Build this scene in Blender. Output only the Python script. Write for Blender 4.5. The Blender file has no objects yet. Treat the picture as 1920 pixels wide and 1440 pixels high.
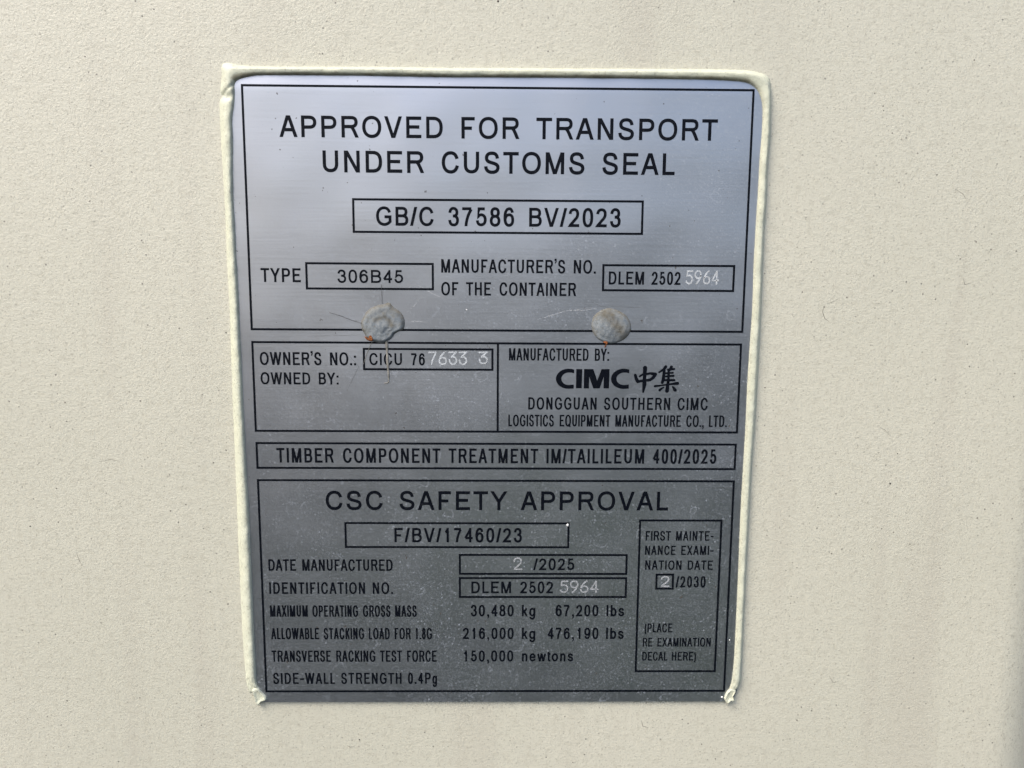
import bpy, bmesh, math, random
from mathutils import Matrix, Vector

random.seed(7)
scene = bpy.context.scene
COL = scene.collection
PZ = 1.5                      # height of the plate's centre above the ground (m)
PLATE_H = 1.2                 # printed face stands this many mm proud of the wall

# ---------------------------------------------------------------- camera
cam = bpy.data.cameras.new('camera')
cam.sensor_width = 36.0
cam.lens = 36.0 * 1400.0 / 1920.0
cam.clip_start = 0.01
cam.clip_end = 400.0
camo = bpy.data.objects.new('camera', cam)
COL.objects.link(camo)
m3 = Matrix(((0.9998937698394977, -0.00440333483537067, -0.013894591699118278),
             (-0.013183750965250138, 0.13330944308130097, -0.9909867714030494),
             (0.006215926853162081, 0.9910646815559926, 0.1332372291278798)))
camo.matrix_world = Matrix.Translation((0.0015265, -0.3047603 - PLATE_H / 1000, PZ + 0.0420352)) @ m3.to_4x4()
scene.camera = camo

# ---------------------------------------------------------------- daylight
SUN_ELEV, SUN_AZ = 50.0, -48.0        # the sun stands high, to the left and behind the viewer
world = bpy.data.worlds.new('World')
scene.world = world
world.use_nodes = True
wn = world.node_tree
sky = wn.nodes.new('ShaderNodeTexSky')
sky.sky_type = 'NISHITA'
sky.sun_disc = False
sky.sun_elevation = math.radians(SUN_ELEV)
sky.sun_rotation = math.radians(180.0 - SUN_AZ)
sky.air_density = 1.0
sky.dust_density = 4.0
sky.ozone_density = 1.0
bg = wn.nodes['Background']
bg.inputs['Strength'].default_value = 0.12
wn.links.new(sky.outputs['Color'], bg.inputs['Color'])
sun = bpy.data.lights.new('sun', 'SUN')
sun.energy = 1.3
sun.angle = math.radians(32.0)
sun.color = (1.0, 0.95, 0.86)
suno = bpy.data.objects.new('sun', sun)
COL.objects.link(suno)
e, a = math.radians(SUN_ELEV), math.radians(SUN_AZ)
to_sun = Vector((math.sin(a) * math.cos(e), -math.cos(a) * math.cos(e), math.sin(e)))
suno.rotation_euler = to_sun.to_track_quat('Z', 'Y').to_euler()
suno.location = (-1, -2, 4)
scene.view_settings.view_transform = 'Standard'
scene.view_settings.look = 'None'
scene.view_settings.gamma = 1.0
scene.view_settings.use_curve_mapping = False
scene.view_settings.exposure = 0.98

# ---------------------------------------------------------------- helpers
def V(x, y, h):
    """millimetres on the plate (x right, y down, h towards the viewer, 0 = wall face) -> local metres"""
    return Vector((x / 1000.0, -h / 1000.0, -y / 1000.0))

def link(name, verts, faces, mat, parent=None, smooth=False):
    me = bpy.data.meshes.new(name)
    me.from_pydata([tuple(v) for v in verts], [], faces)
    me.materials.append(mat)
    if smooth:
        for p in me.polygons:
            p.use_smooth = True
    me.update()
    o = bpy.data.objects.new(name, me)
    COL.objects.link(o)
    if parent is not None:
        o.parent = parent
    return o

def tag(o, label=None, cat=None, group=None, kind=None):
    if label: o['label'] = label
    if cat: o['category'] = cat
    if group: o['group'] = group
    if kind: o['kind'] = kind
    return o

def empty(name, loc):
    o = bpy.data.objects.new(name, None)
    o.empty_display_size = 0.02
    o.location = loc
    COL.objects.link(o)
    return o

class Nodes:
    def __init__(self, name):
        self.m = bpy.data.materials.new(name)
        self.m.use_nodes = True
        self.t = self.m.node_tree
        self.b = self.t.nodes['Principled BSDF']
        self.co = self.t.nodes.new('ShaderNodeTexCoord').outputs['Object']
    def n(self, typ, **kw):
        x = self.t.nodes.new(typ)
        for k, v in kw.items():
            if k.startswith('i_'):
                x.inputs[k[2:].replace('_', ' ')].default_value = v
            else:
                setattr(x, k, v)
        return x
    def l(self, a, b):
        self.t.links.new(a, b)
    def noise(self, scale, detail=2.0, rough=0.5, stretch=None, offset=None):
        x = self.n('ShaderNodeTexNoise')
        x.inputs['Scale'].default_value = scale
        x.inputs['Detail'].default_value = detail
        x.inputs['Roughness'].default_value = rough
        src = self.co
        if stretch or offset:
            mp = self.n('ShaderNodeMapping')
            if stretch: mp.inputs['Scale'].default_value = stretch
            if offset: mp.inputs['Location'].default_value = offset
            self.l(src, mp.inputs['Vector'])
            src = mp.outputs['Vector']
        self.l(src, x.inputs['Vector'])
        return x.outputs['Fac']
    def flat(self, offset=(0, 0, 0)):
        sp = self.n('ShaderNodeSeparateXYZ')
        self.l(self.co, sp.inputs[0])
        cb = self.n('ShaderNodeCombineXYZ')
        self.l(self.math('ADD', sp.outputs[0], offset[0] + 3.0), cb.inputs[0])
        self.l(self.math('ADD', sp.outputs[2], offset[2] + 3.0), cb.inputs[1])
        return cb.outputs[0]
    def ramp(self, src, stops):
        r = self.n('ShaderNodeValToRGB')
        els = r.color_ramp.elements
        while len(els) < len(stops): els.new(0.5)
        for el, (p, c) in zip(els, stops):
            el.position = p
            el.color = (c, c, c, 1) if isinstance(c, (int, float)) else (*c, 1)
        self.l(src, r.inputs['Fac'])
        return r.outputs['Color']
    def mix(self, f, a, b, blend='MIX'):
        x = self.n('ShaderNodeMix', data_type='RGBA', blend_type=blend)
        for s, v in ((x.inputs[0], f), (x.inputs[6], a), (x.inputs[7], b)):
            if isinstance(v, (int, float)): s.default_value = v
            elif isinstance(v, tuple): s.default_value = (*v, 1)
            else: self.l(v, s)
        return x.outputs[2]
    def math(self, op, a, b=0.0):
        x = self.n('ShaderNodeMath', operation=op)
        for s, v in ((x.inputs[0], a), (x.inputs[1], b)):
            if isinstance(v, (int, float)): s.default_value = v
            else: self.l(v, s)
        return x.outputs[0]
    def bump(self, h, strength, dist, prev=None):
        x = self.n('ShaderNodeBump')
        x.inputs['Strength'].default_value = strength
        x.inputs['Distance'].default_value = dist
        self.l(h, x.inputs['Height'])
        if prev is not None: self.l(prev, x.inputs['Normal'])
        return x.outputs['Normal']

# ---------------------------------------------------------------- materials
def wall_material():
    k = Nodes('beige_container_paint')
    big = k.noise(5.5, 4.0)
    c = k.mix(k.ramp(big, [(0.38, 0.0), (0.62, 1.0)]), (0.604, 0.588, 0.490), (0.568, 0.556, 0.460))
    # mottling of the sprayed coat
    mot = k.noise(330.0, 3.0, 0.7)
    c = k.mix(k.ramp(mot, [(0.36, 0.32), (0.50, 0.0)]), c, (0.42, 0.40, 0.32))
    gr = k.noise(1100.0, 2.0, 0.6)
    c = k.mix(k.ramp(gr, [(0.30, 0.8), (0.42, 0.0)]), c, (0.36, 0.34, 0.28))
    # scattered dirt specks
    v = k.n('ShaderNodeTexVoronoi', feature='F1', voronoi_dimensions='2D')
    v.inputs['Scale'].default_value = 95.0
    k.l(k.flat(), v.inputs['Vector'])
    sp = k.ramp(v.outputs['Distance'], [(0.022, 1.0), (0.040, 0.0)])
    keep = k.ramp(k.noise(40.0, 2.0, 0.5, offset=(3, 1, 7)), [(0.50, 0.0), (0.60, 1.0)])
    c = k.mix(k.math('MULTIPLY', sp, k.math('MULTIPLY', keep, 0.8)), c, (0.09, 0.08, 0.07))
    vf = k.n('ShaderNodeTexVoronoi', feature='F1', voronoi_dimensions='2D')
    vf.inputs['Scale'].default_value = 330.0
    k.l(k.flat((0.3, 0, 0.2)), vf.inputs['Vector'])
    sf = k.n('ShaderNodeSeparateColor'); k.l(vf.outputs['Color'], sf.inputs[0])
    df = k.math('LESS_THAN', vf.outputs['Distance'], k.math('MULTIPLY', k.math('MULTIPLY', sf.outputs[0], sf.outputs[0]), 0.13))
    c = k.mix(k.math('MULTIPLY', df, k.math('MULTIPLY', sf.outputs[1], 0.6)), c, (0.20, 0.19, 0.155))
    # faint vertical run marks
    run = k.noise(30.0, 3.0, 0.6, stretch=(1.0, 1.0, 0.08))
    c = k.mix(k.ramp(run, [(0.54, 0.0), (0.70, 0.30)]), c, (0.46, 0.43, 0.36))
    k.l(c, k.b.inputs['Base Color'])
    k.b.inputs['Roughness'].default_value = 0.42
    k.b.inputs['Specular IOR Level'].default_value = 0.6
    n1 = k.bump(k.noise(900.0, 3.0, 0.75), 0.40, 0.0006)
    n2 = k.bump(k.noise(190.0, 2.0, 0.5), 0.10, 0.0010, n1)
    k.l(n2, k.b.inputs['Normal'])
    return k.m

def sealant_material():
    k = Nodes('painted_sealant')
    c = k.mix(k.ramp(k.noise(60.0, 3.0), [(0.35, 0.0), (0.65, 1.0)]), (0.580, 0.592, 0.465), (0.560, 0.578, 0.468))
    gr = k.noise(900.0, 2.0, 0.65)
    c = k.mix(k.ramp(gr, [(0.30, 0.6), (0.43, 0.0)]), c, (0.33, 0.32, 0.25))
    sp = k.noise(420.0, 3.0, 0.7, offset=(4, 2, 0))
    c = k.mix(k.ramp(sp, [(0.60, 0.0), (0.70, 0.45)]), c, (0.36, 0.35, 0.28))
    # shade of the bead's underside painted in along with brown grime, facing the plate
    at = k.n('ShaderNodeAttribute', attribute_name='grime_shade')
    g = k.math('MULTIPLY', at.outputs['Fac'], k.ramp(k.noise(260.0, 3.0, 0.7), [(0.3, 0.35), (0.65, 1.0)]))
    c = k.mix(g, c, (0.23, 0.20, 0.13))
    k.l(c, k.b.inputs['Base Color'])
    k.b.inputs['Roughness'].default_value = 0.5
    n1 = k.bump(k.noise(520.0, 2.0, 0.5), 0.35, 0.0004)
    n2 = k.bump(k.noise(90.0, 2.0, 0.5, stretch=(1, 1, 0.4)), 0.12, 0.0010, n1)
    k.l(n2, k.b.inputs['Normal'])
    return k.m

def dust_mask(k, amount):
    """fine dust grains, dried rain rings; returns a 0..1 mask"""
    zone = k.ramp(k.noise(14.0, 3.0, 0.6, offset=(2, 0, 5)), [(0.30, 0.25), (0.62, 1.0)])
    fine = k.ramp(k.noise(2200.0, 1.0, 0.6), [(0.50, 0.0), (0.64, 1.0)])
    vd = k.n('ShaderNodeTexVoronoi', feature='F1', voronoi_dimensions='2D')
    vd.inputs['Scale'].default_value = 680.0
    k.l(k.flat((0.1, 0, 0.4)), vd.inputs['Vector'])
    sd = k.n('ShaderNodeSeparateColor'); k.l(vd.outputs['Color'], sd.inputs[0])
    dot = k.math('LESS_THAN', vd.outputs['Distance'], k.math('MULTIPLY', sd.outputs[0], 0.27))
    mid = k.math('MULTIPLY', k.math('MULTIPLY', dot, k.math('GREATER_THAN', sd.outputs[1], 0.25)), sd.outputs[2])
    cloud = k.ramp(k.noise(55.0, 5.0, 0.65, offset=(6, 1, 0)), [(0.42, 0.0), (0.75, 0.35)])
    v = k.n('ShaderNodeTexVoronoi', feature='F1', voronoi_dimensions='2D')
    v.inputs['Scale'].default_value = 85.0
    v.inputs['Randomness'].default_value = 1.0
    wob = k.n('ShaderNodeTexNoise'); wob.inputs['Scale'].default_value = 160.0; wob.inputs['Detail'].default_value = 2.0
    k.l(k.co, wob.inputs['Vector'])
    add = k.n('ShaderNodeVectorMath', operation='MULTIPLY_ADD')
    k.l(wob.outputs['Color'], add.inputs[0]); add.inputs[1].default_value = (0.007, 0.007, 0.0); k.l(k.flat(), add.inputs[2])
    k.l(add.outputs[0], v.inputs['Vector'])
    sep = k.n('ShaderNodeSeparateColor'); k.l(v.outputs['Color'], sep.inputs[0])
    rad = k.math('MULTIPLY_ADD' if False else 'MULTIPLY', sep.outputs[0], 0.22)
    dist = k.math('ABSOLUTE', k.math('SUBTRACT', v.outputs['Distance'], k.math('ADD', rad, 0.05)))
    ring = k.ramp(dist, [(0.006, 1.0), (0.035, 0.0)])
    pick = k.math('GREATER_THAN', sep.outputs[1], 0.60)
    brk = k.ramp(k.noise(210.0, 2.0, 0.6, offset=(0, 4, 8)), [(0.42, 0.0), (0.60, 0.75)])
    ring = k.math('MULTIPLY', ring, k.math('MULTIPLY', pick, brk))
    s = k.math('MULTIPLY', k.math('ADD', k.math('MULTIPLY', fine, 0.24), k.math('MULTIPLY', mid, 0.54)), zone)
    s = k.math('ADD', s, k.math('MULTIPLY', cloud, 0.12))
    s = k.math('ADD', s, k.math('MULTIPLY', ring, 0.36))
    x = k.math('MULTIPLY', s, amount)
    mn = k.math('MINIMUM', x, 1.0)
    return mn

def plate_material():
    k = Nodes('satin_stainless_steel')
    b = k.b
    b.inputs['Base Color'].default_value = (0.455, 0.468, 0.508, 1)
    b.inputs['Metallic'].default_value = 1.0
    r = k.ramp(k.noise(45.0, 4.0, 0.6), [(0.3, 0.30), (0.7, 0.36)])
    k.l(r, b.inputs['Roughness'])
    brushed = k.noise(800.0, 3.0, 0.6, stretch=(0.04, 1.0, 1.0))
    n1 = k.bump(brushed, 0.10, 0.0002)
    n2 = k.bump(k.noise(10.0, 2.0, 0.5), 0.85, 0.004, n1)
    k.l(n2, b.inputs['Normal'])
    d = k.n('ShaderNodeBsdfDiffuse')
    d.inputs['Color'].default_value = (0.42, 0.46, 0.52, 1)
    mx = k.n('ShaderNodeMixShader')
    k.l(k.math('ADD', k.math('MULTIPLY', dust_mask(k, 0.75), 1.0), 0.008), mx.inputs[0])
    k.l(b.outputs[0], mx.inputs[1]); k.l(d.outputs[0], mx.inputs[2])
    # sparse dark grit
    grit = k.noise(380.0, 2.0, 0.6, offset=(7, 3, 1))
    g = k.ramp(grit, [(0.735, 0.0), (0.76, 0.7)])
    d2 = k.n('ShaderNodeBsdfDiffuse'); d2.inputs['Color'].default_value = (0.07, 0.06, 0.05, 1)
    mx2 = k.n('ShaderNodeMixShader')
    k.l(g, mx2.inputs[0]); k.l(mx.outputs[0], mx2.inputs[1]); k.l(d2.outputs[0], mx2.inputs[2])
    k.l(mx2.outputs[0], k.t.nodes['Material Output'].inputs['Surface'])
    return k.m

def ink_material():
    k = Nodes('black_blue_etching_ink')
    c = k.mix(dust_mask(k, 0.12), (0.0012, 0.0024, 0.006), (0.20, 0.21, 0.23))
    k.l(c, k.b.inputs['Base Color'])
    k.b.inputs['Roughness'].default_value = 0.45
    k.b.inputs['Specular IOR Level'].default_value = 0.10
    return k.m

def plain(name, col, rough=0.6, metal=0.0, nscale=300.0, var=0.35, bump=0.3, dist=0.0003):
    k = Nodes(name)
    f = k.ramp(k.noise(nscale, 4.0, 0.65), [(0.35, 0.0), (0.65, 1.0)])
    c = k.mix(f, tuple(v * (1 - var) for v in col), tuple(min(1, v * (1 + var * 0.4)) for v in col))
    k.l(c, k.b.inputs['Base Color'])
    k.b.inputs['Roughness'].default_value = rough
    k.b.inputs['Metallic'].default_value = metal
    k.l(k.bump(k.noise(nscale * 1.5, 3.0), bump, dist), k.b.inputs['Normal'])
    return k.m

def rivet_material():
    k = Nodes('weathered_zinc_coating')
    c = k.mix(k.ramp(k.noise(420.0, 5.0, 0.75), [(0.36, 0.0), (0.62, 1.0)]), (0.15, 0.178, 0.205), (0.255, 0.275, 0.285))
    c = k.mix(k.ramp(k.noise(380.0, 5.0, 0.75, offset=(5, 5, 5)), [(0.52, 0.0), (0.70, 0.6)]), c, (0.17, 0.155, 0.12))
    at = k.n('ShaderNodeAttribute', attribute_name='grime_shade')
    c = k.mix(k.math('MULTIPLY', at.outputs['Fac'], k.ramp(k.noise(600.0, 4.0, 0.7), [(0.3, 0.35), (0.6, 0.95)])), c, (0.125, 0.115, 0.09))
    k.l(c, k.b.inputs['Base Color'])
    k.b.inputs['Roughness'].default_value = 0.8
    k.b.inputs['Specular IOR Level'].default_value = 0.3
    k.l(k.bump(k.noise(700.0, 4.0, 0.7), 0.55, 0.0004), k.b.inputs['Normal'])
    return k.m

def ground_material():
    k = Nodes('yard_ground')
    c = k.mix(k.ramp(k.noise(0.7, 5.0, 0.6), [(0.35, 0.0), (0.65, 1.0)]), (0.014, 0.018, 0.026), (0.026, 0.031, 0.040))
    c = k.mix(k.ramp(k.noise(0.35, 3.0, 0.5, offset=(3, 2, 0)), [(0.50, 0.0), (0.60, 0.8)]), c, (0.035, 0.060, 0.022))
    c = k.mix(k.ramp(k.noise(60.0, 3.0, 0.7), [(0.3, 0.5), (0.6, 0.0)]), c, (0.04, 0.04, 0.04))
    k.l(c, k.b.inputs['Base Color'])
    k.b.inputs['Roughness'].default_value = 0.9
    k.l(k.bump(k.noise(60.0, 4.0, 0.7), 0.6, 0.01), k.b.inputs['Normal'])
    return k.m

M_WALL, M_SEAL, M_PLATE, M_INK = wall_material(), sealant_material(), plate_material(), ink_material()
M_RIVET = rivet_material()
M_STAMP = plain('bright_stamped_metal', (0.50, 0.53, 0.56), 0.6, 0.0, 1100.0, 0.3, 0.4, 0.0002)
M_STAMP2 = plain('dull_stamped_metal', (0.35, 0.365, 0.385), 0.6, 0.0, 1100.0, 0.35, 0.4, 0.0002)
M_RUST = plain('orange_rust', (0.30, 0.095, 0.022), 0.8, 0.0, 900.0, 0.7, 0.8, 0.0004)
M_DRIP = plain('dried_adhesive', (0.24, 0.23, 0.205), 0.5, 0.0, 400.0, 0.3, 0.2)
M_WIRE = plain('grey_fibre', (0.10, 0.10, 0.10), 0.6, 0.0, 600.0, 0.4, 0.1)
M_SCR = plain('bright_scratch', (0.55, 0.57, 0.60), 0.5, 0.0, 900.0, 0.5, 0.1)
M_WHITE = plain('white_paint_speck', (0.80, 0.80, 0.78), 0.5, 0.0, 300.0, 0.05, 0.1)
M_GROUND = ground_material()

# ---------------------------------------------------------------- the setting
def sheet(name, x0, x1, y0, y1, z, mat):
    return link(name, [(x0, y0, z), (x1, y0, z), (x1, y1, z), (x0, y1, z)], [(0, 1, 2, 3)], mat)
tag(sheet('ground', -150, 150, -250, 150, 0.0, M_GROUND), kind='structure')

tag(sheet('grass', -0.9, 1.0, -5.2, -3.0, 0.004, plain('short_grass', (0.04, 0.07, 0.030), 0.9, 0.0, 40.0, 0.5, 0.8, 0.02)), kind='structure')

# the container's wall: a steel panel, folded edges, standing on the ground's height of a chassis
def wall():
    z0, z1 = 0.15 - PZ, 2.75 - PZ
    # profile in millimetres: (x, depth behind the outer face); wide flats with pressed-in grooves
    prof = []
    def groove(xc, wide=150.0, rad=34.0, ang=48.0, deep=34.0):
        """outer face bends in, runs along the groove's floor and comes out again"""
        def side(sign):
            pts, n = [], 10
            x, d = 0.0, 0.0
            for i in range(n + 1):
                a = math.radians(ang) * i / n
                pts.append((rad * math.sin(a), rad * (1 - math.cos(a))))
            x, d = pts[-1]
            run = deep - 2 * d
            x2 = x + run / math.tan(math.radians(ang))
            tail = [(x2 + rad * (math.sin(math.radians(ang)) - math.sin(math.radians(ang) * (n - i) / n)),
                     deep - rad * (1 - math.cos(math.radians(ang) * (n - i) / n))) for i in range(n + 1)]
            return pts + tail
        s_ = side(1)
        return [(xc - wide / 2 + x, d) for x, d in s_] + [(xc + wide / 2 - x, d) for x, d in s_[::-1]]
    prof.append((-1200.0, 0.0))
    for xc in (-860.0, -330.0, 296.0, 830.0):
        g = groove(xc)
        prof += [(g[0][0] - 6.0, 0.0)] + g + [(g[-1][0] + 6.0, 0.0)]
    prof.append((1200.0, 0.0))
    vs, fs = [], []
    for x, d in prof:
        vs += [(x / 1000, d / 1000, z0), (x / 1000, d / 1000, z1), (x / 1000, d / 1000 + 0.004, z0), (x / 1000, d / 1000 + 0.004, z1)]
    for i in range(len(prof) - 1):
        a, b = 4 * i, 4 * i + 4
        fs += [(a, b, b + 1, a + 1), (b + 2, a + 2, a + 3, b + 3), (a + 1, b + 1, b + 3, a + 3), (b, a, a + 2, b + 2)]
    fs += [(0, 1, 3, 2), (4 * len(prof) - 4, 4 * len(prof) - 2, 4 * len(prof) - 1, 4 * len(prof) - 3)]
    o = link('container_wall', vs, fs, M_WALL)
    for i in range(len(prof) - 1):
        o.data.polygons[4 * i].use_smooth = True
    # smooth shading only within the outer face
    o.data.set_sharp_from_angle(angle=math.radians(40)) if hasattr(o.data, 'set_sharp_from_angle') else None
    o.location = (0, 0, PZ)
    return o
wall_o = tag(wall(), 'beige painted steel container wall with a fine orange-peel texture behind the metal plate', 'container wall')

# ---------------------------------------------------------------- the plate
plate = empty('data_plate', (0, 0, PZ))
tag(plate, 'stainless steel approval plate printed with black lettering and boxed panels, fixed to the beige wall', 'metal plate')

def smooth01(t):
    t = max(0.0, min(1.0, t)); return t * t * (3 - 2 * t)

def plate_h(x, y):
    """height of the plate's face: nearly flat, rolled back a little along the top and side edges"""
    h = PLATE_H
    h -= 0.42 * smooth01((-y - 116.0) / 8.0)
    return h

def metal_sheet():
    x0, x1, y0, y1, r = -106.2, 105.2, -124.0, 139.0, 6.0
    xs = [x0 + (x1 - x0) * i / 70 for i in range(71)]
    ys = []
    n = 30
    ys += [y0 + 16.0 * i / n for i in range(n)]
    ys += [y0 + 16.0 + (y1 - y0 - 16.0) * i / 50 for i in range(51)]
    vs, fs = [], []
    W = len(xs)
    for y in ys:
        # rounded top corners
        ins = 0.0
        if y < y0 + r:
            ins = r - math.sqrt(max(0.0, r * r - (y0 + r - y) ** 2))
        if y > y1 - 2:
            ins = 2 - math.sqrt(max(0.0, 4 - (y - y1 + 2) ** 2))
        for x in xs:
            xx = max(x0 + ins, min(x1 - ins, x))
            vs.append(V(xx, y, plate_h(xx, y)))
    for j in range(len(ys) - 1):
        for i in range(W - 1):
            q = j * W + i
            fs.append((q, q + W, q + W + 1, q + 1))
    nt = len(vs)
    # rim down to the wall
    loop = [j * W for j in range(len(ys))] + [(len(ys) - 1) * W + i for i in range(1, W)] \
        + [j * W + W - 1 for j in range(len(ys) - 2, -1, -1)] + [i for i in range(W - 2, 0, -1)]
    base = len(vs)
    for i in loop:
        vs.append(vs[i].copy())
    L = len(loop)
    for i in loop:
        v = vs[i].copy(); v.y = -0.0002; vs.append(v)
    for i in range(L):
        fs.append((base + i, base + L + i, base + L + (i + 1) % L, base + (i + 1) % L))
    o = link('metal_sheet', vs, fs, M_PLATE, plate)
    me = o.data
    for p in me.polygons[:(len(ys) - 1) * (W - 1)]:
        p.use_smooth = True
metal_sheet()

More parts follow.
